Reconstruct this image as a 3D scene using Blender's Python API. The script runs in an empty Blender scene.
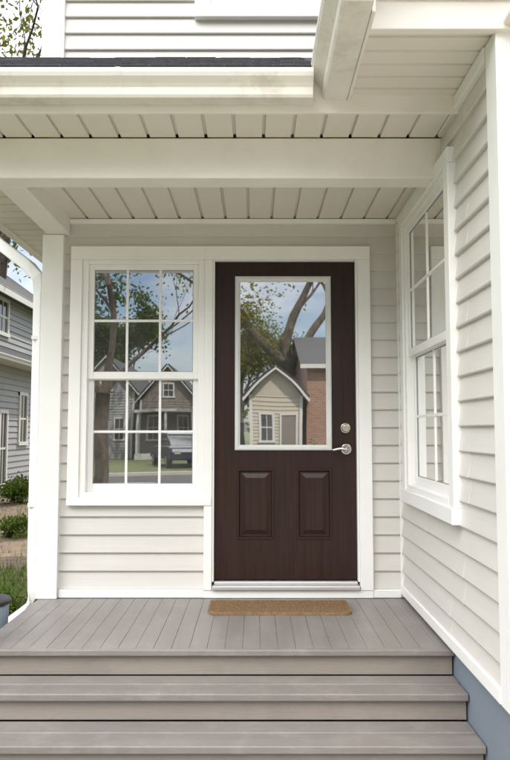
import bpy, bmesh, math, random
from mathutils import Vector, Matrix
random.seed(7)
S = bpy.context.scene
COL = S.collection

# ------------------------------------------------------------------ helpers
def empty(name, parent=None):
    o = bpy.data.objects.new(name, None); COL.objects.link(o)
    if parent: o.parent = parent
    return o

class MB:
    def __init__(s): s.v=[]; s.f=[]; s.m=[]
    def face(s, pts, m=0):
        b=len(s.v); s.v+= [tuple(p) for p in pts]; s.f.append(tuple(range(b,b+len(pts)))); s.m.append(m)
    def box(s,x0,x1,y0,y1,z0,z1,m=0):
        b=len(s.v)
        s.v+=[(x0,y0,z0),(x1,y0,z0),(x1,y1,z0),(x0,y1,z0),(x0,y0,z1),(x1,y0,z1),(x1,y1,z1),(x0,y1,z1)]
        for q in ((0,3,2,1),(4,5,6,7),(0,1,5,4),(1,2,6,5),(2,3,7,6),(3,0,4,7)):
            s.f.append(tuple(b+i for i in q)); s.m.append(m)
    def mbox(s,mp,u0,u1,d0,d1,z0,z1,m=0):
        a=mp(u0,d0,z0); c=mp(u1,d1,z1)
        s.box(min(a[0],c[0]),max(a[0],c[0]),min(a[1],c[1]),max(a[1],c[1]),z0,z1,m)
    def prism(s,prof,mp,a0,a1,m=0):
        b=len(s.v); n=len(prof)
        s.v+=[tuple(mp(a0,o,z)) for o,z in prof]+[tuple(mp(a1,o,z)) for o,z in prof]
        for i in range(n):
            j=(i+1)%n; s.f.append((b+i,b+j,b+n+j,b+n+i)); s.m.append(m)
        s.f.append(tuple(b+i for i in range(n))); s.m.append(m)
        s.f.append(tuple(b+n+i for i in reversed(range(n)))); s.m.append(m)
    def sweep(s,pts,rad,n=6,m=0,rot=0.0,flat=1.0):
        pts=[Vector(p) for p in pts]; b=len(s.v)
        up=Vector((0.13,0.21,0.97))
        for i,p in enumerate(pts):
            t=(pts[min(i+1,len(pts)-1)]-pts[max(i-1,0)]).normalized()
            a=t.cross(up)
            if a.length<0.2: a=t.cross(Vector((0,1,0.0)))
            a.normalize(); c=t.cross(a).normalized()
            r=rad[i] if isinstance(rad,(list,tuple)) else rad
            for k in range(n):
                an=rot+2*math.pi*k/n
                s.v.append(tuple(p+a*math.cos(an)*r+c*math.sin(an)*r*flat))
        for i in range(len(pts)-1):
            for k in range(n):
                k2=(k+1)%n
                s.f.append((b+i*n+k,b+i*n+k2,b+(i+1)*n+k2,b+(i+1)*n+k)); s.m.append(m)
        s.f.append(tuple(b+k for k in range(n))); s.m.append(m)
        e=b+(len(pts)-1)*n
        s.f.append(tuple(e+k for k in reversed(range(n)))); s.m.append(m)
    def cyl(s,c,axis,r,h,n=24,m=0,r2=None):
        ax=Vector(axis).normalized(); c=Vector(c)
        a=ax.orthogonal().normalized(); d=ax.cross(a); b=len(s.v)
        r2=r if r2 is None else r2
        for hh,rr in ((0,r),(h,r2)):
            for k in range(n):
                t=2*math.pi*k/n; s.v.append(tuple(c+ax*hh+a*math.cos(t)*rr+d*math.sin(t)*rr))
        for k in range(n):
            s.f.append((b+k,b+(k+1)%n,b+n+(k+1)%n,b+n+k)); s.m.append(m)
        s.f.append(tuple(b+k for k in reversed(range(n)))); s.m.append(m)
        s.f.append(tuple(b+n+k for k in range(n))); s.m.append(m)
    def build(s,name,mats,parent=None,bevel=0,smooth=False,recalc=True,seg=2):
        me=bpy.data.meshes.new(name); me.from_pydata(s.v,[],s.f)
        for mt in mats: me.materials.append(mt)
        me.polygons.foreach_set('material_index',s.m)
        if recalc:
            bm=bmesh.new(); bm.from_mesh(me); bmesh.ops.recalc_face_normals(bm,faces=bm.faces); bm.to_mesh(me); bm.free()
        if smooth: me.polygons.foreach_set('use_smooth',[True]*len(me.polygons))
        me.update()
        o=bpy.data.objects.new(name,me); COL.objects.link(o)
        if parent: o.parent=parent
        if bevel:
            md=o.modifiers.new('bevel','BEVEL'); md.width=bevel; md.segments=seg; md.limit_method='ANGLE'; md.angle_limit=math.radians(40)
        return o

# ------------------------------------------------------------------ materials
def mk(name):
    m=bpy.data.materials.new(name); m.use_nodes=True
    return m,m.node_tree.nodes,m.node_tree.links
def paint(name,col,rough=0.5,var=0.06,scale=(3,3,3),bump=0.0,bscale=60,dirt=None,dirtamt=0.25,dscale=1.5,spec=0.4,metal=0.0,bdist=0.004):
    m,N,L=mk(name); P=N['Principled BSDF']
    P.inputs['Roughness'].default_value=rough; P.inputs['Metallic'].default_value=metal
    P.inputs['Specular IOR Level'].default_value=spec
    tc=N.new('ShaderNodeTexCoord'); mp=N.new('ShaderNodeMapping'); mp.inputs['Scale'].default_value=scale
    L.new(tc.outputs['Object'],mp.inputs['Vector'])
    nz=N.new('ShaderNodeTexNoise'); nz.inputs['Scale'].default_value=1.0; nz.inputs['Detail'].default_value=4; nz.inputs['Roughness'].default_value=0.6
    L.new(mp.outputs[0],nz.inputs['Vector'])
    mr=N.new('ShaderNodeMapRange'); mr.inputs['From Min'].default_value=0.3; mr.inputs['From Max'].default_value=0.7
    mr.inputs['To Min'].default_value=1-var; mr.inputs['To Max'].default_value=1+var
    L.new(nz.outputs['Fac'],mr.inputs['Value'])
    mu=N.new('ShaderNodeVectorMath'); mu.operation='SCALE'; mu.inputs[0].default_value=col[:3]
    L.new(mr.outputs[0],mu.inputs['Scale'])
    out=mu.outputs[0]
    if dirt:
        n2=N.new('ShaderNodeTexNoise'); n2.inputs['Scale'].default_value=dscale; n2.inputs['Detail'].default_value=6; n2.inputs['Roughness'].default_value=0.7
        L.new(tc.outputs['Object'],n2.inputs['Vector'])
        r2=N.new('ShaderNodeMapRange'); r2.inputs['From Min'].default_value=0.48; r2.inputs['From Max'].default_value=0.75; r2.inputs['To Max'].default_value=dirtamt
        L.new(n2.outputs['Fac'],r2.inputs['Value'])
        mx=N.new('ShaderNodeMix'); mx.data_type='RGBA'
        L.new(r2.outputs[0],mx.inputs[0]); L.new(out,mx.inputs[6]); mx.inputs[7].default_value=(*dirt[:3],1)
        out=mx.outputs[2]
    L.new(out,P.inputs['Base Color'])
    if bump:
        n3=N.new('ShaderNodeTexNoise'); n3.inputs['Scale'].default_value=bscale; n3.inputs['Detail'].default_value=3
        L.new(mp.outputs[0] if scale!=(3,3,3) else tc.outputs['Object'],n3.inputs['Vector'])
        bp=N.new('ShaderNodeBump'); bp.inputs['Strength'].default_value=bump; bp.inputs['Distance'].default_value=bdist
        L.new(n3.outputs['Fac'],bp.inputs['Height']); L.new(bp.outputs[0],P.inputs['Normal'])
    return m
def glass(name,fac=0.5,tint=(0.75,0.8,0.78),wob=0.12,wscale=2.0,haze=0.05,rough=0.012):
    m,N,L=mk(name); N.remove(N['Principled BSDF']); O=N['Material Output']
    tr=N.new('ShaderNodeBsdfTransparent'); tr.inputs[0].default_value=(*tint,1)
    gl=N.new('ShaderNodeBsdfGlossy'); gl.inputs['Roughness'].default_value=rough; gl.inputs['Color'].default_value=(0.98,0.98,0.98,1)
    lw=N.new('ShaderNodeFresnel'); lw.inputs['IOR'].default_value=1.5
    ad=N.new('ShaderNodeMath'); ad.operation='ADD'; ad.use_clamp=True; ad.inputs[1].default_value=fac
    L.new(lw.outputs[0],ad.inputs[0])
    mx=N.new('ShaderNodeMixShader'); L.new(ad.outputs[0],mx.inputs[0]); L.new(tr.outputs[0],mx.inputs[1]); L.new(gl.outputs[0],mx.inputs[2])
    df=N.new('ShaderNodeBsdfDiffuse'); df.inputs[0].default_value=(.75,.74,.72,1)      # thin dust film
    tc=N.new('ShaderNodeTexCoord')
    dn=N.new('ShaderNodeTexNoise'); dn.inputs['Scale'].default_value=5; dn.inputs['Detail'].default_value=5; L.new(tc.outputs['Object'],dn.inputs['Vector'])
    dr=N.new('ShaderNodeMapRange'); dr.inputs['From Min'].default_value=.35; dr.inputs['From Max'].default_value=.7; dr.inputs['To Min'].default_value=haze*.5; dr.inputs['To Max'].default_value=haze*1.6; L.new(dn.outputs['Fac'],dr.inputs['Value'])
    m2=N.new('ShaderNodeMixShader'); L.new(dr.outputs[0],m2.inputs[0]); L.new(mx.outputs[0],m2.inputs[1]); L.new(df.outputs[0],m2.inputs[2])
    L.new(m2.outputs[0],O.inputs['Surface'])
    nz=N.new('ShaderNodeTexNoise'); nz.inputs['Scale'].default_value=wscale; nz.inputs['Detail'].default_value=0
    L.new(tc.outputs['Object'],nz.inputs['Vector'])
    bp=N.new('ShaderNodeBump'); bp.inputs['Strength'].default_value=wob; bp.inputs['Distance'].default_value=0.02
    L.new(nz.outputs['Fac'],bp.inputs['Height']); L.new(bp.outputs[0],gl.inputs['Normal'])
    return m
def brick(name,c1,c2,mort,scale=1.0):
    m,N,L=mk(name); P=N['Principled BSDF']; P.inputs['Roughness'].default_value=0.9
    tc=N.new('ShaderNodeTexCoord'); sp=N.new('ShaderNodeSeparateXYZ'); L.new(tc.outputs['Object'],sp.inputs[0])
    ad=N.new('ShaderNodeMath'); L.new(sp.outputs[0],ad.inputs[0]); L.new(sp.outputs[1],ad.inputs[1])
    cb=N.new('ShaderNodeCombineXYZ'); L.new(ad.outputs[0],cb.inputs[0]); L.new(sp.outputs[2],cb.inputs[1])
    b=N.new('ShaderNodeTexBrick'); b.inputs['Scale'].default_value=scale
    b.inputs['Brick Width'].default_value=0.22; b.inputs['Row Height'].default_value=0.075; b.inputs['Mortar Size'].default_value=0.008
    b.inputs['Color1'].default_value=(*c1,1); b.inputs['Color2'].default_value=(*c2,1); b.inputs['Mortar'].default_value=(*mort,1)
    L.new(cb.outputs[0],b.inputs['Vector']); L.new(b.outputs['Color'],P.inputs['Base Color'])
    return m
def foliage(name,c1,c2):
    m,N,L=mk(name); N.remove(N['Principled BSDF']); O=N['Material Output']
    g=N.new('ShaderNodeNewGeometry'); rp=N.new('ShaderNodeMix'); rp.data_type='RGBA'
    L.new(g.outputs['Random Per Island'],rp.inputs[0]); rp.inputs[6].default_value=(*c1,1); rp.inputs[7].default_value=(*c2,1)
    d=N.new('ShaderNodeBsdfDiffuse'); t=N.new('ShaderNodeBsdfTranslucent'); mx=N.new('ShaderNodeMixShader'); mx.inputs[0].default_value=0.4
    L.new(rp.outputs[2],d.inputs[0]); L.new(rp.outputs[2],t.inputs[0]); L.new(d.outputs[0],mx.inputs[1]); L.new(t.outputs[0],mx.inputs[2])
    L.new(mx.outputs[0],O.inputs['Surface']); return m

M_siding=paint('vinyl_siding',(0.64,0.618,0.583),0.45,0.03,(0.8,0.8,14),0.30,3,dirt=(0.5,0.45,0.38),dirtamt=0.18,dscale=1.4)
M_white=paint('white_trim_paint',(0.85,0.845,0.825),0.38,0.02,dirt=(0.6,0.55,0.47),dirtamt=0.16,dscale=2.5,bump=0.08,bscale=25)
M_beam=paint('cream_beam_paint',(0.81,0.775,0.72),0.42,0.03,dirt=(0.58,0.49,0.38),dirtamt=0.28,dscale=2.2,bump=0.15,bscale=20)
M_soffit=paint('soffit_vinyl',(0.74,0.69,0.62),0.5,0.03,dirt=(0.48,0.41,0.33),dirtamt=0.22)
M_gutter=paint('gutter_aluminium',(0.74,0.705,0.64),0.4,0.05,(1.0,6,6),dirt=(0.32,0.25,0.17),dirtamt=0.6,dscale=3.5)
M_shingle=paint('roof_shingle',(0.05,0.05,0.055),0.95,0.3,(30,30,30),0.5,80)
M_deck=paint('deck_paint',(0.215,0.195,0.182),0.40,0.10,(9,1.2,9),0.35,12,dirt=(0.32,0.295,0.275),dirtamt=0.45,dscale=5)
M_tread=paint('tread_paint',(0.205,0.184,0.170),0.40,0.10,(1.2,9,9),0.35,12,dirt=(0.32,0.29,0.265),dirtamt=0.5,dscale=6)
M_riser=paint('riser_paint',(0.275,0.24,0.21),0.55,0.08,(1.2,9,9),0.3,12,dirt=(0.16,0.14,0.12),dirtamt=0.4,dscale=4)
M_door=paint('espresso_door_stain',(0.0255,0.0105,0.0075),0.36,0.30,(45,45,2.2),0.25,2.0,spec=0.32)
M_found=paint('foundation_blue_grey',(0.20,0.235,0.285),0.8,0.08,bump=0.4,bscale=25,dirt=(0.14,0.15,0.18),dirtamt=0.5)
M_metal=paint('satin_nickel',(0.70,0.68,0.64),0.22,0.02,metal=1.0)
M_alu=paint('threshold_aluminium',(0.60,0.59,0.57),0.4,0.04,metal=0.5)
M_coir=paint('coir',(0.34,0.215,0.115),0.95,0.25,(60,60,60),1.0,150)
M_dark=paint('interior_dark',(0.09,0.085,0.08),0.9,0.1)
M_int=paint('interior_wall',(0.35,0.33,0.30),0.9,0.05)
M_curtain=paint('curtain',(0.65,0.65,0.62),0.9,0.08,(40,1,1))
M_seal=paint('black_weatherseal',(0.02,0.02,0.02),0.6,0.05)
M_gask=paint('gasket_grey',(0.28,0.28,0.28),0.6,0.05)
M_glass=glass('window_glass',0.52,wob=0.05,haze=0.045)
M_dglass=glass('door_glass',0.62,wob=0.055,wscale=2.6,haze=0.05,rough=0.015)
M_conc=paint('concrete',(0.44,0.405,0.35),0.9,0.08,bump=0.3,bscale=40,dirt=(0.33,0.31,0.28),dirtamt=0.3,dscale=0.7)
M_asph=paint('asphalt',(0.055,0.055,0.057),0.95,0.15,bump=0.5,bscale=50)
M_grass=paint('lawn',(0.075,0.10,0.03),0.95,0.3,(2,2,2),0.6,40,dirt=(0.14,0.11,0.06),dirtamt=0.5,dscale=0.6)
M_mulch=paint('mulch',(0.15,0.11,0.08),0.95,0.4,(9,9,9),1.0,40,dirt=(0.07,0.05,0.035),dirtamt=0.8,dscale=3)
M_bark=paint('bark',(0.075,0.058,0.044),0.95,0.5,(9,9,2.5),1.0,3,dirt=(0.16,0.14,0.11),dirtamt=0.6,dscale=2.0,bdist=0.05)
M_leaf=foliage('leaves_spring',(0.075,0.10,0.015),(0.19,0.165,0.03))
M_leaf2=foliage('leaves_green',(0.03,0.06,0.012),(0.09,0.12,0.025))
M_leaf3=foliage('leaves_shrub',(0.05,0.10,0.02),(0.15,0.20,0.045))
M_blade=foliage('grass_blades',(0.07,0.125,0.028),(0.19,0.24,0.07))
M_brick=brick('red_brick',(0.21,0.10,0.062),(0.28,0.145,0.09),(0.31,0.27,0.23))
M_nsid=paint('grey_clapboard',(0.27,0.268,0.27),0.6,0.06,(0.8,0.8,12),dirt=(0.17,0.16,0.14),dirtamt=0.35)
M_brs=paint('taupe_clapboard',(0.17,0.145,0.125),0.6,0.05)
M_whs=paint('cream_clapboard',(0.40,0.36,0.29),0.6,0.03)
M_trimfar=paint('street_trim_paint',(0.52,0.51,0.48),0.6,0.03)
M_carp=paint('dark_car_paint',(0.022,0.032,0.052),0.3,0.01,metal=0.2)
M_rub=paint('tyre_rubber',(0.025,0.025,0.025),0.8,0.05)
M_line=paint('road_marking',(0.7,0.7,0.66),0.8,0.08)
M_bin=paint('black_plastic',(0.03,0.03,0.033),0.45,0.05)
M_binw=paint('pale_plastic',(0.36,0.45,0.54),0.5,0.05)
M_pane=paint('street_window_glass',(0.03,0.035,0.04),0.08,0.05,spec=1.0)

# ------------------------------------------------------------------ component builders
def siding(mb,mp,u0,u1,z0,z1,holes=(),e=0.113,base=None,lip=0.018,m=0,laps=False):
    base=z0 if base is None else base
    k=math.floor((z0-base)/e+1e-6)
    lapu=u0
    while base+k*e<z1-1e-6:
        a=base+k*e; b=a+e; lo=max(a,z0); hi=min(b,z1)
        if laps and (k%2==0 or lapu==u0): lapu=random.uniform(u0+.15*(u1-u0),u1-.1*(u1-u0)); 
        cuts=sorted({lo,hi,*[h[i] for h in holes for i in (2,3) if lo<h[i]<hi]})
        for c0,c1 in zip(cuts[:-1],cuts[1:]):
            mid=(c0+c1)/2; segs=[(u0,u1)]
            if laps: segs=[(u0,lapu),(lapu,u1)]
            for h in holes:
                if h[2]<mid<h[3]:
                    ns=[]
                    for s0,s1 in segs:
                        if h[1]<=s0 or h[0]>=s1: ns.append((s0,s1)); continue
                        if h[0]>s0: ns.append((s0,h[0]))
                        if h[1]<s1: ns.append((h[1],s1))
                    segs=ns
            for s0,s1 in segs:
                ex=0.0022 if (laps and s0>=lapu) else 0.0
                def off(z):
                    t=(z-a)/e
                    return lip*(1-t)+0.001+ex
                q0=c0
                if abs(c0-a)<1e-6:
                    r=0.005
                    mb.face([mp(s0,0.001,a),mp(s1,0.001,a),mp(s1,off(a)-0.003,a),mp(s0,off(a)-0.003,a)],m)
                    mb.face([mp(s0,off(a)-0.003,a),mp(s1,off(a)-0.003,a),mp(s1,off(a),a+r),mp(s0,off(a),a+r)],m)
                    q0=a+r
                mb.face([mp(s0,off(q0),q0),mp(s1,off(q0),q0),mp(s1,off(c1),c1),mp(s0,off(c1),c1)],m)
                if ex and abs(s0-lapu)<1e-6:
                    mb.face([mp(s0,off(c0),c0),mp(s0,off(c1),c1),mp(s0,off(c1)-ex,c1),mp(s0,off(c0)-ex,c0)],m)
        k+=1
def wall_hole(mb,mp,u0,u1,z0,z1,holes,d0=-0.16,d1=-0.004,m=0):
    us=sorted({u0,u1,*[h[i] for h in holes for i in (0,1)]}); zs=sorted({z0,z1,*[h[i] for h in holes for i in (2,3)]})
    for a,b in zip(us[:-1],us[1:]):
        for c,d in zip(zs[:-1],zs[1:]):
            if any(h[0]<=(a+b)/2<=h[1] and h[2]<=(c+d)/2<=h[3] for h in holes): continue
            mb.mbox(mp,a,b,d0,d1,c,d,m)
def soffit(mb,x0,x1,y0,y1,z,axis='Y',sp=0.145,g=0.017,dp=0.016,start=0.0,m=0):
    a0,a1=(x0,x1) if axis=='Y' else (y0,y1)
    def q(a,b,za,zb):
        if axis=='Y': mb.face([(a,y0,za),(b,y0,zb),(b,y1,zb),(a,y1,za)],m)
        else: mb.face([(x0,a,za),(x0,b,zb),(x1,b,zb),(x1,a,za)],m)
    c=a0+start
    edges=[]
    while c<a1-0.03: edges.append(c); c+=sp
    prev=a0
    for c in edges:
        if c-prev>0.001: q(prev,c,z,z)
        q(c,c+0.001,z,z+dp); q(c+0.001,c+g-0.004,z+dp,z+dp); q(c+g-0.004,c+g,z+dp,z); prev=c+g
    q(prev,a1,z,z)
def dh_window(parent,name,mp,u0,u1,z0,z1,cas,cols=3,fr=0.04,st=0.035,gmat=None):
    gmat=gmat or M_glass
    e=empty(name,parent)
    mb=MB(); l,r,b,t=cas
    if l: mb.mbox(mp,u0-l,u0,-0.01,0.045,z0,z1)
    if r: mb.mbox(mp,u1,u1+r,-0.01,0.045,z0,z1)
    if t: mb.mbox(mp,u0-l,u1+r,-0.01,0.047,z1,z1+t)
    if b: mb.mbox(mp,u0-l-0.0,u1+r,-0.01,0.055,z0-b,z0)
    mb.build('casing',[M_white],e,0.004)
    mb=MB()
    mb.mbox(mp,u0,u0+fr,-0.12,0.033,z0,z1); mb.mbox(mp,u1-fr,u1,-0.12,0.033,z0,z1)
    mb.mbox(mp,u0+fr,u1-fr,-0.12,0.031,z1-fr*0.7,z1); mb.mbox(mp,u0+fr,u1-fr,-0.12,0.036,z0,z0+fr*0.8)
    mb.build('frame',[M_white],e,0.003)
    a0,a1=u0+fr,u1-fr; c0,c1=z0+fr*0.8,z1-fr*0.7; mid=(c0+c1)/2
    mb=MB(); mg=MB(); ms=MB()
    for (s0,s1,df,dg,rb,rt) in ((mid-0.012,c1,0.018,0.006,0.045,0.035),(c0,mid+0.02,-0.010,-0.022,0.05,0.038)):
        mb.mbox(mp,a0,a0+st,df-0.03,df,s0,s1); mb.mbox(mp,a1-st,a1,df-0.03,df,s0,s1)
        mb.mbox(mp,a0+st,a1-st,df-0.03,df-0.001,s0,s0+rb); mb.mbox(mp,a0+st,a1-st,df-0.03,df-0.001,s1-rt,s1)
        g0,g1,h0,h1=a0+st,a1-st,s0+rb,s1-rt
        mg.face([mp(g0,dg,h0),mp(g1,dg,h0),mp(g1,dg,h1),mp(g0,dg,h1)])
        for (p0,p1,r0,r1) in ((g0,g0+.004,h0,h1),(g1-.004,g1,h0,h1),(g0,g1,h0,h0+.004),(g0,g1,h1-.004,h1)):
            ms.mbox(mp,p0,p1,dg-.004,dg+.004,r0,r1)
        for i in range(1,cols):
            c=g0+(g1-g0)*i/cols; mb.mbox(mp,c-0.008,c+0.008,dg-0.006,dg+0.006,h0,h1)
        c=(h0+h1)/2; mb.mbox(mp,g0,g1,dg-0.0065,dg+0.0065,c-0.008,c+0.008)
    mb.build('sash',[M_white],e,0.002)
    ms.build('gasket',[M_gask],e)
    mg.build('glass',[gmat],e)
    return e

# ================================================================== HOUSE
house=empty('house')
WY=4.5
F=lambda u,d,z:(u,WY-d,z)
WX=0.945
R=lambda u,d,z:(WX-d,u,z)
WIN=(-1.115,-0.325,1.175,2.70)
DOOR=(-0.275,0.663,0.60,2.705)
mb=MB()
wall_hole(mb,F,-1.36,0.96,0.0,4.1,[WIN,DOOR])
UW=(-0.33,0.62,4.41,5.95)
wall_hole(mb,F,-1.40,8.0,4.1,6.8,[UW])
RW=(3.28,4.24,1.245,2.855)
wall_hole(mb,lambda u,d,z:(WX-d,u,z),2.62,4.66,0.60,3.6,[RW])
mb.box(-1.36,-1.25,4.66,11.0,0,6.8); mb.box(-1.36,8,10.9,11.0,0,6.8); mb.box(7.9,8,2.62,10.9,0,6.8)
mb.box(1.12,8,2.62,2.72,0.6,3.6)
mb.build('wall_core',[M_int],house)
mb=MB(); mb.box(-1.25,7.9,4.66,10.9,0.45,0.6); mb.box(-1.25,7.9,4.66,10.9,3.1,3.25); mb.box(-0.9,1.5,6.8,6.9,0.6,3.1)
mb.box(1.12,7.9,2.72,4.66,3.3,3.4); mb.box(1.12,7.9,2.72,4.66,0.45,0.6); mb.box(-1.25,7.9,4.66,10.9,6.8,6.9)
mb.box(-1.25,7.9,7.0,7.1,3.25,6.8)
mb.build('interior',[M_dark],house)
mb=MB()
for i in range(28):
    y=3.34+i*0.032; o=0.012*math.sin(i*1.7); o2=0.012*math.sin((i+1)*1.7)
    mb.face([(1.16+o,y,1.3),(1.16+o2,y+0.032,1.3),(1.16+o2,y+0.032,2.03),(1.16+o,y,2.03)])
mb.build('curtain',[M_curtain],house,smooth=True)
mb=MB()
siding(mb,F,-1.24,0.94,0.60,2.97,[(-1.19,-0.255,1.12,2.79),(-0.325,0.742,0.0,2.79)],base=0.60)
siding(mb,F,-1.27,8.0,4.06,6.6,[(-0.40,0.69,4.33,6.03)],base=0.60+0.113*30+0.02)
mb.build('front_siding',[M_siding],house)
mb=MB()
siding(mb,R,2.70,4.49,0.61,3.14,[(3.20,4.32,1.175,2.93)],base=0.60,laps=True)
siding(mb,lambda u,d,z:(u,2.6-d,z),1.06,8.0,0.61,3.15,base=0.60)
siding(mb,lambda u,d,z:(-1.365-d,u,z),4.62,11.0,0.3,3.08,base=0.60)
siding(mb,lambda u,d,z:(-1.405-d,u,z),4.62,11.0,4.06,6.6,base=0.60)
mb.build('side_siding',[M_siding],house)
mb=MB(); mb.box(0.958,8.0,2.64,2.9,0,0.585); mb.box(0.958,1.2,2.9,4.5,0,0.585); mb.box(-1.352,-1.2,4.66,11,0,0.3)
mb.build('foundation',[M_found],house)
mb=MB()
mb.box(-1.37,-1.235,4.44,4.62,0.55,2.859)
mb.box(-1.415,-1.265,4.465,4.62,4.0,6.6)
mb.box(-1.232,-0.328,4.463,4.5,0.552,0.602)
mb.box(0.742,0.918,4.463,4.5,0.552,0.602)
mb.box(0.918,0.946,4.47,4.502,0.552,2.94)
mb.box(0.922,1.06,2.585,2.705,0.57,3.135)
mb.box(0.918,0.956,2.705,4.47,0.572,0.628)
mb.box(-1.23,0.945,4.466,4.5,2.942,2.972)
mb.box(0.915,0.944,2.71,3.42,3.075,3.137)
mb.box(0.912,0.944,3.575,4.46,2.945,2.973)
mb.build('corner_and_base_trim',[M_white],house,0.004)
mb=MB()
mb.box(-1.50,0.94,3.43,3.57,2.86,3.068)
mb.box(-1.345,-1.20,3.571,4.47,2.862,3.066)
mb.build('porch_beam',[M_beam],house,0.006)
mb=MB()
mb.box(-1.50,-1.365,3.432,3.568,0.55,2.858); mb.box(-1.515,-1.35,3.417,3.583,0.552,0.70)
mb.build('porch_post',[M_white],house,0.006)
mb=MB()
soffit(mb,-1.20,0.945,3.57,4.5,2.975,'Y',0.15,start=0.10)
soffit(mb,-1.88,0.945,3.15,3.43,3.071,'Y',0.145,start=0.03)
soffit(mb,-1.80,-1.345,3.43,11,3.071,'X',0.145,start=0.03)
soffit(mb,0.44,0.945,2.60,3.13,3.142,'X',0.105,start=0.04)
mb.build('soffit_panels',[M_soffit],house)
mb=MB()
mb.box(-1.80,0.944,3.128,3.15,3.058,3.21)
mb.box(-1.82,-1.80,3.128,11,3.058,3.21)
mb.box(0.425,0.44,2.44,3.126,3.115,3.25)
mb.box(0.945,8.0,2.45,2.62,3.142,3.16)
mb.box(0.44,8.0,2.56,2.598,3.122,3.265)
mb.box(0.44,8.0,2.545,2.56,3.235,3.29)
mb.build('fascia',[M_beam],house,0.004)
KP=[(0,0),(0.075,0),(0.082,0.012),(0.084,0.045),(0.095,0.06),(0.116,0.082),(0.122,0.098),(0.122,0.118),(0.112,0.118),(0.112,0.108),(0,0.108)]
mb=MB()
mb.prism(KP,lambda a,o,z:(a,3.126-o,3.092+z),-1.94,0.262)
mb.prism(KP,lambda a,o,z:(-1.822-o*0.9,a,3.075+z),3.0,11.0)
mb.prism([(o*1.4,z*1.15) for o,z in KP],lambda a,o,z:(0.424-o,a,3.12+z),2.38,3.14)
mb.build('gutter',[M_gutter],house,0.002)
mb=MB()
for x in (-0.62,): mb.prism([(o*1.015+.001 if o>0 else o,z*1.01-.001) for o,z in KP],lambda a,o,z:(a,3.126-o,3.092+z),x,x+0.022)
mb.build('gutter_seams',[M_gutter],house)
mb=MB()
def slab(p,t=0.03,m=0):
    n=(Vector(p[1])-Vector(p[0])).cross(Vector(p[2])-Vector(p[0])).normalized()*t
    if n.z<0: n=-n
    b=[tuple(Vector(q)) for q in p]; c=[tuple(Vector(q)+n) for q in p]
    mb.face(b,m); mb.face(c,m)
    k=len(p)
    for i in range(k):
        j=(i+1)%k; mb.face([b[i],b[j],c[j],c[i]],m)
slab([(-1.93,3.045,3.218),(0.60,3.045,3.218),(0.60,4.49,4.05),(-1.42,4.49,4.05)],0.018)
slab([(-1.93,3.045,3.218),(-1.42,4.49,4.05),(-1.42,11,4.05),(-1.93,11,3.218)],0.018)
for i in range(10):
    t=i/10; y=3.04+1.45*t; z=3.232+0.832*t
    x=-1.9
    while x<0.28:
        w=random.uniform(.14,.26); h=random.uniform(0.004,0.012)
        mb.box(x,min(x+w-.006,.3),y-0.006,y+0.05,z,z+h); x+=w
slab([(0.40,2.36,3.285),(0.40,4.49,3.285),(2.0,4.49,4.3),(2.0,2.36,4.3)],0.03)
slab([(2.0,2.36,4.3),(2.0,4.49,4.3),(4.2,4.49,4.3),(4.2,2.36,4.3)],0.03)
slab([(4.2,2.36,4.3),(4.2,4.49,4.3),(8.3,4.49,3.27),(8.3,2.36,3.27)],0.03)
slab([(-1.9,4.0,6.75),(8.4,4.0,6.75),(8.4,7.75,9.0),(-1.9,7.75,9.0)],0.05)
slab([(-1.9,11.5,6.75),(8.4,11.5,6.75),(8.4,7.75,9.0),(-1.9,7.75,9.0)],0.05)
mb.build('roof',[M_shingle],house)
mb=MB()
mb.face([(-1.405,4.5,6.78),(-1.405,11,6.78),(-1.405,7.75,8.9)]); mb.face([(8,4.5,6.78),(8,11,6.78),(8,7.75,8.9)])
mb.box(-1.9,8.4,4.0,4.5,6.62,6.70); mb.box(0.5,8.0,2.5,2.53,3.27,3.30)
mb.face([(0.45,2.58,3.27),(8.2,2.58,3.27),(4.2,2.58,4.28),(2.0,2.58,4.28)])
mb.build('gable_and_eave',[M_white],house)
dh_window(house,'double_hung_window',F,*WIN,cas=(0.075,0.05,0.05,0.088))
dh_window(house,'double_hung_window_side',R,*RW,cas=(0.08,0.08,0.075,0.075),cols=2)
dh_window(house,'double_hung_window_upper',F,*UW,cas=(0.07,0.07,0.08,0.08),fr=.03,st=.03)

# ---------------- door
door=empty('front_door',house)
mb=MB()
mb.box(-0.325+0.002,-0.272,4.452,4.51,0.60,2.70)
mb.box(0.660,0.742,4.452,4.51,0.60,2.70)
mb.box(-0.322,0.742,4.450,4.51,2.70,2.787)
mb.box(-0.272,-0.259,4.462,4.62,0.65,2.70); mb.box(0.647,0.660,4.462,4.62,0.65,2.70); mb.box(-0.259,0.647,4.462,4.62,2.693,2.7)
mb.box(-0.328,0.742,4.458,4.5,0.552,0.600)
mb.build('casing',[M_white],door,0.004)
mb=MB(); mb.box(-0.259,0.647,4.515,4.56,0.65,0.66); mb.box(-0.259,-0.254,4.50,4.56,0.66,2.693); mb.box(0.642,0.647,4.50,4.56,0.66,2.693); mb.box(-0.259,0.647,4.5,4.56,2.687,2.693)
mb.build('weatherseal',[M_seal],door)
mb=MB(); mb.box(-0.268,0.656,4.435,4.62,0.604,0.630); mb.box(-0.259,0.647,4.475,4.60,0.630,0.650)
mb.build('threshold',[M_alu],door,0.005)
D0,D1=4.494,4.54
def slabbox(a,b,c,d): mb.box(a,b,D0,D1,c,d)
x0,x1,z0,z1=-0.254,0.642,0.661,2.687
L0,L1,LZ0,LZ1=-0.125,0.487,1.475,2.592
P=[(-0.112,0.118),(0.268,0.487)]; PZ0,PZ1=0.912,1.352
mb=MB()
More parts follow.
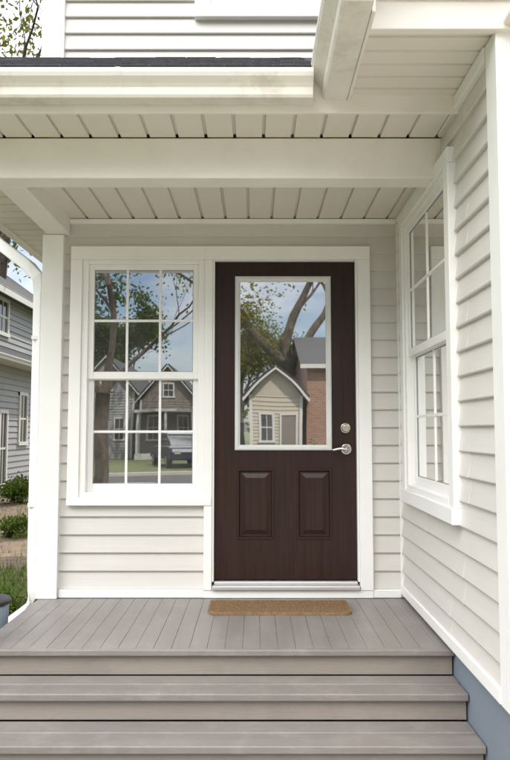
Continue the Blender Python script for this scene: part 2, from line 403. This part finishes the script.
slabbox(x0,L0,z0,z1); slabbox(L1,x1,z0,z1) 
slabbox(L0,L1,LZ1,z1); slabbox(L0,L1,PZ1,LZ0); slabbox(L0,L1,z0,PZ0)
slabbox(L0,P[0][0],PZ0,PZ1); slabbox(P[0][1],P[1][0],PZ0,PZ1)
mb.build('slab',[M_door],door)
mb=MB()
def rect(a,b,c,d,y): return [(a,y,c),(b,y,c),(b,y,d),(a,y,d)]
for a,b in P:
    lv=[(0.0,D0-0.0005),(0.006,D0-0.005),(0.016,D0-0.004),(0.024,D0+0.009),(0.034,D0+0.010),(0.062,D0+0.001)]
    pr=None
    for ins,y in lv:
        r=rect(a-0.006+ins,b+0.006-ins,PZ0-0.006+ins,PZ1+0.006-ins,y)
        if pr:
            for i in range(4):
                j=(i+1)%4; mb.face([pr[i],pr[j],r[j],r[i]])
        pr=r
    mb.face(pr)
mb.build('raised_panels',[M_door],door)
mb=MB()
w=0.034
lv=[(0.0,D0),(0.0,D0-0.010),(0.006,D0-0.016),(0.020,D0-0.017),(w,D0-0.004),(w,D0+0.01)]
pr=None
for ins,y in lv:
    r=rect(L0-0.004+ins,L1+0.004-ins,LZ0-0.004+ins,LZ1+0.004-ins,y)
    if pr:
        for i in range(4):
            j=(i+1)%4; mb.face([pr[i],pr[j],r[j],r[i]])
    pr=r
M_lite=paint('lite_frame_paint',(0.66,0.67,0.655),0.42,0.03,dirt=(0.4,0.36,0.3),dirtamt=0.25,dscale=4)
mb.build('lite_frame',[M_lite],door)
mb=MB(); mb.face(rect(L0+w-0.006,L1-w+0.006,LZ0+w-0.006,LZ1-w+0.006,D0+0.004)); mb.build('glass',[M_dglass],door)
mb=MB()
mb.cyl((0.578,D0,1.612),(0,-1,0),0.031,0.012,32); mb.cyl((0.578,D0-0.012,1.612),(0,-1,0),0.026,0.010,32,r2=0.020)
mb.box(0.574,0.582,D0-0.030,D0-0.02,1.602,1.622)
mb.cyl((0.582,D0,1.478),(0,-1,0),0.033,0.010,32); mb.cyl((0.582,D0-0.010,1.478),(0,-1,0),0.026,0.012,32,r2=0.014)
mb.cyl((0.582,D0-0.02,1.478),(0,-1,0),0.011,0.035,20)
mb.build('deadbolt_and_rose',[M_metal],door,0.0015)
mb=MB()
mb.sweep([(0.588,D0-0.052,1.478),(0.57,D0-0.055,1.480),(0.545,D0-0.055,1.484),(0.52,D0-0.054,1.480),(0.497,D0-0.05,1.474),(0.488,D0-0.048,1.474)],[0.011,0.012,0.010,0.009,0.008,0.005],12)
mb.build('lever_handle',[M_metal],door,smooth=True)

mb=MB()
mb.sweep([(-1.885,4.95,3.09),(-1.885,4.95,3.0),(-1.83,4.92,2.93),(-1.55,4.72,2.72),(-1.455,4.66,2.62),(-1.435,4.65,2.52),(-1.435,4.65,1.6),(-1.435,4.65,0.75),(-1.435,4.65,0.55),(-1.48,4.58,0.42),(-1.60,4.42,0.33)],0.056,4,rot=math.pi/4)
mb.build('downspout',[M_white],house,0.008)
mb=MB()
for z in (1.1,2.2): mb.box(-1.481,-1.366,4.603,4.697,z,z+0.025)
mb.build('downspout_straps',[M_white],house)

# ================================================================== PORCH STEPS
steps=empty('porch_steps')
mb=MB(); x=-1.35
while x<0.95:
    w=0.086; xe=min(x+w,0.953)
    mb.box(x+0.0006,xe-0.0006,3.455,4.462,0.526,0.55+random.uniform(-0.0004,0.0004)); x+=w
mb.build('deck_boards',[M_deck],steps,0.001,seg=1)
mb=MB()
mb.box(-1.352,0.953,3.425,3.453,0.522,0.552)
for (zt,yf,yb) in ((0.425,3.210,3.452),(0.30,2.980,3.235),(0.175,2.750,3.005)):
    mid=yf+(yb-yf)*0.52
    mb.box(-1.36,0.953,yf,mid-0.002,zt-0.032,zt+0.001); mb.box(-1.36,0.953,mid+0.002,yb,zt-0.032,zt)
mb.build('treads',[M_tread],steps,0.006,seg=3)
mb=MB()
for z0_,z1_,y in ((0.426,0.521,3.460),(0.302,0.392,3.243),(0.177,0.267,3.013),(0.0,0.142,2.783)):
    mb.box(-1.345,0.95,y,y+0.02,z0_,z1_)
mb.box(-1.347,-1.33,3.481,4.45,0.38,0.524)
mb.build('risers',[M_riser],steps,0.002)
mb=MB(); mb.box(-1.33,0.94,3.5,4.4,0,0.5); mb.box(-1.34,0.94,3.27,3.45,0,0.39); mb.box(-1.34,0.94,3.04,3.23,0,0.265); mb.box(-1.34,0.94,2.81,3.0,0,0.14)
mb.build('frame',[M_seal],steps)
mb=MB()
for (zt,yf) in ((0.426,3.215),(0.301,2.985)):
    for x in (-1.25,-0.85,-0.45,-0.05,0.35,0.75):
        for dy in (.03,.09): mb.cyl((x+random.uniform(-.01,.01),yf+dy,zt),(0,0,1),.0035,.0006,8)
mb.build('nail_heads',[M_riser],steps)

mb=MB()
xa,xb,ya,yb=-0.272,0.556,4.06,4.35; r=0.05; pts=[]
for cx,cy,a0 in ((xb-r,ya+r,-90),(xb-0.015,yb-0.015,0),(xa+0.015,yb-0.015,90),(xa+r,ya+r,180)):
    rr=r if cy<4.2 else 0.015
    for k in range(7):
        a=math.radians(a0+k*15); pts.append((cx+rr*math.cos(a),cy+rr*math.sin(a)))
mb.face([(x,y,0.566) for x,y in pts]); n=len(pts)
for i in range(n):
    j=(i+1)%n; mb.face([(pts[i][0],pts[i][1],0.5515),(pts[j][0],pts[j][1],0.5515),(pts[j][0],pts[j][1],0.566),(pts[i][0],pts[i][1],0.566)])
for i in range(9000):
    x=random.uniform(xa+0.006,xb-0.006); y=random.uniform(ya+0.006,yb-0.006)
    dx=random.uniform(-.004,.004); dy=random.uniform(-.004,.004); a=random.uniform(0,3.14); w=0.0016
    if (x<xa+0.035 or x>xb-0.035) and y<ya+0.035: continue
    mb.face([(x-w*math.cos(a),y-w*math.sin(a),0.565),(x+w*math.cos(a),y+w*math.sin(a),0.565),(x+dx,y+dy,0.565+random.uniform(.005,.009))])
mb.build('door_mat',[M_coir])

bn=empty('garden_bin')
mb=MB(); mb.cyl((-1.585,4.12,0),(0,0,1),0.13,0.60,28,r2=0.16); mb.build('body',[M_binw],bn,0.004)
mb=MB(); mb.cyl((-1.585,4.12,0.60),(0,0,1),0.17,0.025,28); mb.cyl((-1.585,4.12,0.625),(0,0,1),0.16,0.02,28,r2=0.10); mb.build('lid',[M_bin],bn,0.006)

# ================================================================== GROUND & STREET
mb=MB(); mb.face([(-400,-400,0),(400,-400,0),(400,400,0),(-400,400,0)]); mb.build('ground',[M_grass])
mb=MB(); mb.box(-1.35,1.85,-6.0,2.74,-0.05,0.03); mb.build('front_walk',[M_conc])  # unseen walk, widened as pale paving to bounce light toward the porch
mb=MB(); mb.box(1.9,7.5,-8.6,2.2,-0.05,0.02); mb.build('bounce_driveway',[M_conc])  # unseen concrete, added wide to bounce warm sunlight onto the house front
mb=MB(); mb.box(-60,60,-7.6,-6.02,-0.05,0.034); mb.build('pavement',[M_conc])
mb=MB(); mb.face([(-200,-15.5,0.004),(200,-15.5,0.004),(200,-9,0.004),(-200,-9,0.004)]); mb.build('road',[M_asph])
mb=MB(); mb.box(-60,60,-9,-8.85,-0.05,0.12); mb.box(-60,60,-15.65,-15.5,-0.05,0.12); mb.build('kerb',[M_conc],bevel=0.01)
mb=MB()
for i in range(-10,11): mb.face([(i*6,-12.3,0.008),(i*6+3,-12.3,0.008),(i*6+3,-12.2,0.008),(i*6,-12.2,0.008)])
mb.build('road_marking',[M_line])
mb=MB(); mb.face([(-6.15,7.6,0.006),(-1.36,7.6,0.006),(-1.36,24,0.006),(-6.15,24,0.006)]); mb.face([(-2.3,3.2,0.006),(-1.36,3.2,0.006),(-1.36,7.59,0.006),(-2.3,7.59,0.006)]); mb.build('garden_bed',[M_mulch])

mb=MB()
for i in range(15000):
    x=random.uniform(-6.0,-1.9); y=random.uniform(4.6,8.2) if random.random()<.8 else random.uniform(8,20)
    h=random.uniform(.05,.13); a=random.uniform(0,6.28); w=.006
    mb.face([(x-w*math.cos(a),y-w*math.sin(a),0),(x+w*math.cos(a),y+w*math.sin(a),0),(x+random.uniform(-.04,.04),y+random.uniform(-.04,.04),h)])
mb.build('grass',[M_blade],recalc=False)
mb=MB()
random.seed(5)
for i in range(16):
    cx=random.uniform(-5.2,-3.0); cy=9+i*.8; rr=random.uniform(.14,.3); n=9
    ring=[(cx+rr*random.uniform(.8,1.1)*math.cos(6.283*k/n),cy+rr*random.uniform(.8,1.1)*math.sin(6.283*k/n)) for k in range(n)]
    h=random.uniform(.04,.14)
    mb.face([(x,y,h) for x,y in ring])
    for k in range(n):
        j=(k+1)%n; mb.face([(*ring[k],0),(*ring[j],0),(*ring[j],h),(*ring[k],h)])
mb.build('garden_stones',[M_conc],bevel=.012)

# ------------------------------------------------------------------ vegetation
def leafq(mb,c,s,m=0):
    n=Vector((random.gauss(0,1),random.gauss(0,1),random.gauss(0,1))).normalized(); a=n.orthogonal().normalized()
    a=Matrix.Rotation(random.uniform(0,6.28),3,n)@a; b=n.cross(a)
    c=Vector(c); mb.face([c-a*s,c-b*s*.55,c+a*s,c+b*s*.55],m)
def tree(name,base,trunk,r0,limbs,depth=3,kids=3,leaves=14,ls=0.09,spread=0.55,leafmat=None,seed=1,shrink=0.7,ltip=0.45):
    random.seed(seed); mb=MB(); lf=MB()
    def br(p,d,L,r,dep):
        pts=[p.copy()]; rad=[r]; n=4
        for i in range(n):
            d=(d+Vector((random.gauss(0,.14),random.gauss(0,.14),random.gauss(0,.10)+.03))).normalized()
            p=p+d*L/n; pts.append(p.copy()); rad.append(r*(1-0.45*(i+1)/n))
            if dep<=1:
                for q in range(leaves//4): leafq(lf,p+Vector((random.gauss(0,ltip*.6),random.gauss(0,ltip*.6),random.gauss(0,ltip*.5))),ls*random.uniform(.6,1.3))
        mb.sweep(pts,rad,8 if r>.08 else 5)
        if dep==0:
            for q in range(leaves): leafq(lf,p+Vector((random.gauss(0,ltip),random.gauss(0,ltip),random.gauss(0,ltip*.8))),ls*random.uniform(.6,1.3))
            return
        for k in range(kids):
            q=Vector((random.gauss(0,1),random.gauss(0,1),random.gauss(0,.6))).normalized()
            nd=(d+q*spread*random.uniform(.6,1.4)+Vector((0,0,.12))).normalized()
            st=pts[-1] if k<2 else pts[random.choice((2,3))]
            br(st,nd,L*shrink*random.uniform(.8,1.15),rad[-1]*(.85 if k==0 else .65),dep-1)
    b=Vector(base); tp=b+Vector(trunk)
    pts=[b+Vector((0,0,-.1)),b+Vector((0,0,.25)),b.lerp(tp,.35)+Vector((.03,0.02,0)),b.lerp(tp,.7)+Vector((-.03,0,0)),tp]
    mb.sweep(pts,[r0*1.5,r0*1.12,r0,r0*.95,r0*.95],12)
    for (dx,dy,dz,L,rf) in limbs: br(tp-Vector((0,0,.1)),Vector((dx,dy,dz)).normalized(),L,r0*rf,depth)
    e=empty(name)
    mb.build('trunk_and_limbs',[M_bark],e,smooth=True,recalc=False); lf.build('leaves',[leafmat or M_leaf],e,recalc=False)
    return e
tree('tree',(-8.2,21,-.1),(0.2,0,4.2),.30,[(-.4,.1,1,4,.7),(.5,-.2,1,4.4,.75),(.1,.3,1.2,4.6,.7)],4,3,7,.10,.6,M_leaf,3,.74)
tree('tree.001',(-13,27,-.1),(0,0,3.5),.28,[(-.4,.1,1,4,.7),(.6,-.2,.9,4,.75),(.1,.3,1.2,4.2,.7)],4,3,20,.13,.6,M_leaf,5,.72)
tree('tree.002',(1.3,-24.2,-.05),(.15,0,4.9),.40,[(-.75,0,.85,4.4,.62),(-.15,.1,1.1,4.6,.66),(.6,-.1,.9,4.4,.6)],4,3,9,.10,.6,M_leaf,11,.74,.6)
tree('tree.003',(-3.15,-5.2,-.05),(.05,0,2.4),.15,[(-.6,0,1,2.3,.62),(.25,.1,1.2,2.3,.6),(.5,-.1,.7,1.8,.4)],4,3,5,.05,.6,M_leaf,15,.72)
tree('tree.004',(-13,-19,0),(0,0,3.4),.3,[(-.6,0,1,3.2,.62),(.5,.1,1.1,3.2,.66),(.1,-.5,1,3.4,.5)],4,3,20,.13,.6,M_leaf2,19,.74)
tree('tree.005',(-.75,-25,0),(0,0,2.0),.25,[(-.5,0,1,1.9,.62),(.3,.1,1.1,2.2,.66),(.1,-.5,1,2.2,.5)],4,3,26,.08,.6,M_leaf,23,.72)
tree('tree.006',(-9.4,-44,0),(0,0,2.8),.3,[(-.6,0,.8,2.8,.62),(.5,.1,.8,2.8,.66),(.1,-.5,1,3.0,.5)],4,3,22,.16,.6,M_leaf2,29,.74)

def shrub(name,c,rx,ry,rz,n,mat,ls=.035,seed=1):
    random.seed(seed); st=MB(); lf=MB(); e=empty(name)
    clumps=[]
    for i in range(16):
        a=random.uniform(0,6.28); rr=math.sqrt(random.random())*.75
        p=Vector((c[0]+rx*rr*math.cos(a),c[1]+ry*rr*math.sin(a),c[2]+rz*random.uniform(.3,.9)*(1-.3*rr)))
        clumps.append(p); b=Vector((c[0]+random.uniform(-.1,.1),c[1]+random.uniform(-.1,.1),c[2]))
        st.sweep([b,b.lerp(p,.5)+Vector((random.gauss(0,.04),random.gauss(0,.04),0)),p],[.014,.009,.004],5)
    for i in range(n):
        p=random.choice(clumps); leafq(lf,p+Vector((random.gauss(0,rx*.2),random.gauss(0,ry*.2),random.gauss(0,rz*.13))),ls*random.uniform(.6,1.3))
    st.build('stems',[M_bark],e,recalc=False); lf.build('leaves',[mat],e,recalc=False)
shrub('shrub',(-2.3,6.3,0),.26,.26,.2,1100,M_leaf3,.022,2)
shrub('shrub.001',(-5.2,15.5,0),.4,.8,.6,1500,M_leaf2,.04,3)
shrub('shrub.002',(-2.0,5.1,0),.22,.25,.16,900,M_leaf3,.02,6)
shrub('shrub.003',(-3.6,10.6,0),.35,.5,.35,1200,M_leaf2,.03,9)
random.seed(41); lf=MB()
for i in range(60):
    cx=random.uniform(-60,60); cy=random.uniform(-95,-62); cz=random.uniform(2,6)
    for q in range(60): leafq(lf,(cx+random.gauss(0,2.2),cy+random.gauss(0,2),max(.3,cz+random.gauss(0,1.7))),random.uniform(.3,.7))
lf.build('distant_tree_mass',[M_leaf2],recalc=False)

# ------------------------------------------------------------------ neighbour & street houses
def simple_house(name,x0,x1,y0,y1,zb,ze,zr,smat,wins,ridge='X',e_=0.15,brickwall=False,found=None,trim=None):
    e=empty(name); found=found or M_found; trim=trim or M_trimfar
    mp={'N':lambda u,d,z:(u,y1+d,z),'S':lambda u,d,z:(u,y0-d,z),'E':lambda u,d,z:(x1+d,u,z),'W':lambda u,d,z:(x0-d,u,z)}
    rg={'N':(x0,x1),'S':(x0,x1),'E':(y0,y1),'W':(y0,y1)}
    mb=MB(); mb.box(x0+.004,x1-.004,y0+.004,y1-.004,zb,ze); mb.build('walls',[smat],e)
    mb=MB(); mb.box(x0+.002,x1-.002,y0+.002,y1-.002,zb-.8,zb+.01)
    mb.build('foundation',[found],e)
    if not brickwall:
        mb=MB()
        for s in 'NSEW': siding(mb,mp[s],rg[s][0],rg[s][1],zb,ze,[(w[1],w[2],w[3],w[4]) for w in wins if w[0]==s],e=e_,base=zb,lip=.025)
        mb.build('clapboards',[smat],e)
        mb=MB()
        for x in (x0,x1):
            for y in (y0,y1): mb.box(x-.06,x+.06,y-.06,y+.06,zb,ze)
        mb.build('corner_boards',[trim],e)
    mb=MB(); mg=MB()
    for (s,a,b,c,d) in wins:
        t=.09; f=mp[s]
        mb.mbox(f,a,a+t,-.01,.05,c,d); mb.mbox(f,b-t,b,-.01,.05,c,d); mb.mbox(f,a,b,-.01,.052,d-t,d); mb.mbox(f,a-.03,b+.03,-.01,.07,c,c+t)
        mb.mbox(f,a+t,b-t,-.0,.03,(c+d)/2-.025,(c+d)/2+.025); mb.mbox(f,(a+b)/2-.012,(a+b)/2+.012,.0,.028,c+t,d-t)
        mg.mbox(f,a+t,b-t,.0,.012,c+t,d-t)
    mb.build('window_frames',[trim],e); mg.build('window_panes',[M_pane],e)
    mb=MB(); o=.3
    def sl(p,t=.08):
        n=(Vector(p[1])-Vector(p[0])).cross(Vector(p[2])-Vector(p[0])).normalized()*t
        if n.z<0:n=-n
        b=[tuple(Vector(q)) for q in p]; c=[tuple(Vector(q)+n) for q in p]; mb.face(b); mb.face(c)
        for i in range(4): j=(i+1)%4; mb.face([b[i],b[j],c[j],c[i]])
    g=MB()
    if ridge=='X':
        ym=(y0+y1)/2
        sl([(x0-o,y0-o,ze-.1),(x1+o,y0-o,ze-.1),(x1+o,ym,zr),(x0-o,ym,zr)]); sl([(x0-o,y1+o,ze-.1),(x1+o,y1+o,ze-.1),(x1+o,ym,zr),(x0-o,ym,zr)])
        for x in (x0+.003,x1-.003): g.face([(x,y0,ze-.01),(x,y1,ze-.01),(x,ym,zr-.02)])
        gm=MB(); gm.box(x0-o,x1+o,y0-o-.04,y0-o,ze-.2,ze-.02); gm.box(x0-o,x1+o,y1+o,y1+o+.04,ze-.2,ze-.02)
    else:
        xm=(x0+x1)/2
        sl([(x0-o,y0-o,ze-.1),(x0-o,y1+o,ze-.1),(xm,y1+o,zr),(xm,y0-o,zr)]); sl([(x1+o,y0-o,ze-.1),(x1+o,y1+o,ze-.1),(xm,y1+o,zr),(xm,y0-o,zr)])
        for y in (y0+.003,y1-.003): g.face([(x0,y,ze-.01),(x1,y,ze-.01),(xm,y,zr-.02)])
        gm=MB(); gm.box(x0-o-.04,x0-o,y0-o,y1+o,ze-.2,ze-.02); gm.box(x1+o,x1+o+.04,y0-o,y1+o,ze-.2,ze-.02)
        for yy in (y0-o-.03,y1+o): 
            for sx,xa in ((1,x0-o),(-1,x1+o)):
                gm.face([(xa,yy,ze-.22),(xm,yy,zr-.10),(xm,yy,zr+.06),(xa,yy,ze-.06)])
    mb.build('roof',[M_shingle],e); g.build('gables',[smat],e); gm.build('trim',[trim],e)
    return e
nb=simple_house('neighbour_house',-12,-6.2,9.5,24,-.1,5.0,7.2,M_nsid,
   [('E',11.0,12.0,1.0,2.5),('E',16.9,17.5,.2,2.1),('E',18.3,19.0,1.2,2.6),('E',16.6,17.4,3.9,4.85),('E',13.5,14.4,3.3,4.7),('S',-10,-9,1,2.5),('S',-10,-9,3.3,4.7)],'Y')
mb=MB(); mb.box(-6.18,-5.72,9.5,24,3.2,3.3); mb.build('pent_eave',[M_trimfar],nb)
mb=MB(); mb.face([(-5.65,9.4,3.31),(-5.65,24.1,3.31),(-6.19,24.1,3.62),(-6.19,9.4,3.62)]); mb.build('pent_roof',[M_shingle],nb)
mb=MB(); mb.prism(KP,lambda a,o,z:(-5.72+o,a,3.2+z),9.5,24); mb.build('pent_gutter',[M_trimfar],nb)

th=simple_house('taupe_house',-6.4,-3.3,-40,-30,.0,3.3,5.3,M_brs,
   [('N',-6.0,-5.3,1.0,2.4),('N',-4.4,-3.7,1.0,2.4),('N',-5.2,-4.5,3.4,4.3)],'Y')
mb=MB(); mb.box(-6.4,-3.3,-30,-28.6,0,.3); mb.box(-6.5,-3.2,-29.98,-28.5,2.55,2.7)
for x in (-6.35,-4.9,-3.45): mb.box(x,x+.12,-28.7,-28.58,.3,2.55)
mb.build('porch',[M_trimfar],th)
gh=simple_house('grey_house',-10.0,-7.0,-42,-31,.0,3.8,5.8,M_nsid,
   [('N',-9.6,-8.9,1.0,2.4),('N',-8.1,-7.4,1.0,2.4),('N',-8.9,-8.2,3.8,4.7)],'Y')
bh=simple_house('brick_house',2.05,10.5,-29,-18.8,.3,4.2,5.9,M_brick,
   [('N',3.3,4.3,1.3,2.9),('N',6.3,7.3,1.3,2.9)],'X',brickwall=True,found=M_conc)
wg=simple_house('cream_cottage',-.15,1.8,-23.2,-18.6,.1,3.0,4.05,M_whs,[('N',.15,.75,1.05,2.4)],'Y')
mb=MB(); mb.box(1.02,1.6,-18.62,-18.56,.15,2.3); mb.build('door',[M_brs],wg)
mb=MB(); mb.box(.95,1.02,-18.62,-18.53,.1,2.37); mb.box(1.6,1.67,-18.62,-18.53,.1,2.37); mb.box(1.02,1.6,-18.62,-18.53,2.3,2.37); mb.build('door_trim',[M_trimfar],wg)
simple_house('grey_house.001',-21,-13,-38,-27,.2,5.6,8.2,M_nsid,[('N',-17.5,-16.4,1.2,2.8),('N',-15,-14,1.2,2.8),('N',-17.5,-16.4,4,5.3),('N',-15,-14,4,5.3)],'X')
simple_house('cream_house',14,22,-38,-27,.2,5.2,8.0,M_whs,[('N',15.5,16.6,1.2,2.8),('N',19,20,1.2,2.8)],'X')
shrub('shrub.004',(-.1,-17.7,0),.5,.4,.9,1500,M_leaf3,.045,12)
shrub('shrub.005',(2.3,-17.8,0),.6,.4,1.0,1500,M_leaf2,.045,13)

def car(name,loc,rz,mat):
    e=empty(name); e.location=loc; e.rotation_euler=(0,0,rz)
    mp=lambda a,o,z:(o,a,z+.004)
    body=[(-2.2,.35),(-2.25,.62),(-2.15,.82),(-1.2,.92),(1.5,.95),(2.1,.9),(2.22,.7),(2.2,.35)]
    mb=MB(); mb.prism(body,mp,-.85,.85); mb.build('body',[mat],e,.08,seg=3)
    mb=MB(); n=[(-1.25,.90),(-.55,1.38),(.75,1.42),(1.55,.93)]
    mb.prism(n,mp,-.72,.72); mb.build('cabin_glass',[M_pane],e,.05)
    mb=MB(); mb.prism([(-.62,1.375),(-.5,1.41),(.7,1.45),(.85,1.40)],mp,-.70,.70); mb.box(-.05,.02,-.735,.735,.9,1.42)
    mb.build('roof',[mat],e,.02)
    mb=MB()
    for o in (-1.4,1.35):
        for s in (-.86,.66): mb.cyl((o,s,.33),(0,1,0),.32,.2,28)
    mb.build('wheels',[M_rub],e,.02)
    mb=MB()
    for o in (-1.4,1.35):
        for s in (-.87,.85): mb.cyl((o,s,.33),(0,1,0),.19,.02,20)
    for s in (-.7,.45):
        mb.box(-2.26,-2.18,s,s+.25,.62,.76); mb.box(2.17,2.24,s,s+.25,.62,.76)
    mb.build('rims_and_lights',[M_metal],e)
car('parked_car',(-3.3,-21.5,0),math.radians(72),M_carp)
car('parked_car.001',(-10.5,-14.4,0.004),0,M_bin)

# ================================================================== LIGHT
EL,ROT=math.radians(52),math.radians(32)
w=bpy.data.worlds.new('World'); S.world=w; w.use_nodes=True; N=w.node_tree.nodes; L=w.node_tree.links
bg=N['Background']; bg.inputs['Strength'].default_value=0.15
sk=N.new('ShaderNodeTexSky'); sk.sky_type='NISHITA'; sk.sun_disc=False; sk.sun_elevation=EL; sk.sun_rotation=ROT; sk.dust_density=1.5; sk.air_density=1.0
tc=N.new('ShaderNodeTexCoord'); mp=N.new('ShaderNodeMapping'); mp.inputs['Scale'].default_value=(1,1,2.6)
nz=N.new('ShaderNodeTexNoise'); nz.inputs['Scale'].default_value=2.2; nz.inputs['Detail'].default_value=9; nz.inputs['Roughness'].default_value=.58
rp=N.new('ShaderNodeMapRange'); rp.inputs['From Min'].default_value=.42; rp.inputs['From Max'].default_value=.68; rp.interpolation_type='SMOOTHSTEP'
L.new(tc.outputs['Generated'],mp.inputs[0]); L.new(mp.outputs[0],nz.inputs['Vector']); L.new(nz.outputs['Fac'],rp.inputs['Value'])
sp=N.new('ShaderNodeSeparateXYZ'); L.new(tc.outputs['Generated'],sp.inputs[0])
hi=N.new('ShaderNodeMapRange'); hi.inputs['From Min'].default_value=.22; hi.inputs['From Max'].default_value=.46; hi.interpolation_type='SMOOTHSTEP'; L.new(sp.outputs[2],hi.inputs['Value'])  # bright white cloud added at higher elevations to brighten the porch
nv=N.new('ShaderNodeMapRange'); nv.inputs['From Min'].default_value=.3; nv.inputs['From Max'].default_value=.65; nv.inputs['To Min'].default_value=.7; L.new(nz.outputs['Fac'],nv.inputs['Value'])
mm=N.new('ShaderNodeMath'); mm.operation='MULTIPLY'; L.new(hi.outputs[0],mm.inputs[0]); L.new(nv.outputs[0],mm.inputs[1])
mxm=N.new('ShaderNodeMath'); mxm.operation='MAXIMUM'; L.new(mm.outputs[0],mxm.inputs[0]); L.new(rp.outputs[0],mxm.inputs[1])
# bright patch added to the front-left sky for soft directional light on the porch
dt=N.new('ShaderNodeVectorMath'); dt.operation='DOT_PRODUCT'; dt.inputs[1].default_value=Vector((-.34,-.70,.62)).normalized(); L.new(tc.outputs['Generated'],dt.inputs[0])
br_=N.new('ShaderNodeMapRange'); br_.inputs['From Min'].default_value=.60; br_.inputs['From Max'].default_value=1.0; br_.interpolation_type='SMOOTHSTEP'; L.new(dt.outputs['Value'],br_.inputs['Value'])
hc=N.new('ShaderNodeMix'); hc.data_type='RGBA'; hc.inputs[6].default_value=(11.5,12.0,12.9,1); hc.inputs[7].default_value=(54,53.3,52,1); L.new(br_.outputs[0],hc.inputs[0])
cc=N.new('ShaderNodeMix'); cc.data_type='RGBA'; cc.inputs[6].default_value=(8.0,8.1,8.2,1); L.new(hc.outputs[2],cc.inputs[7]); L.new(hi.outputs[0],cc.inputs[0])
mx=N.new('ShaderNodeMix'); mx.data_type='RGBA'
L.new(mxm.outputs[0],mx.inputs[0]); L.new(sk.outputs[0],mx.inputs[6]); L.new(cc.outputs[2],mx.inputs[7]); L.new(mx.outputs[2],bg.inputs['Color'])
sd=Vector((math.sin(ROT)*math.cos(EL),math.cos(ROT)*math.cos(EL),math.sin(EL)))
sl=bpy.data.lights.new('sun','SUN'); sl.energy=5.0; sl.angle=math.radians(.53); sl.color=(1,.93,.83)
so=bpy.data.objects.new('sun',sl); COL.objects.link(so); so.location=sd*60; so.rotation_euler=(-sd).to_track_quat('-Z','Y').to_euler()

# ================================================================== CAMERA
cd=bpy.data.cameras.new('camera'); cam=bpy.data.objects.new('camera',cd); COL.objects.link(cam)
cam.location=(0,0,1.6); cam.rotation_euler=(math.radians(94.09),0,0)
cd.sensor_fit='VERTICAL'; cd.sensor_height=24; cd.lens=22.1; cd.clip_start=.05; cd.clip_end=1500
S.camera=cam
S.view_settings.view_transform='Standard'; S.view_settings.look='None'; S.view_settings.exposure=0
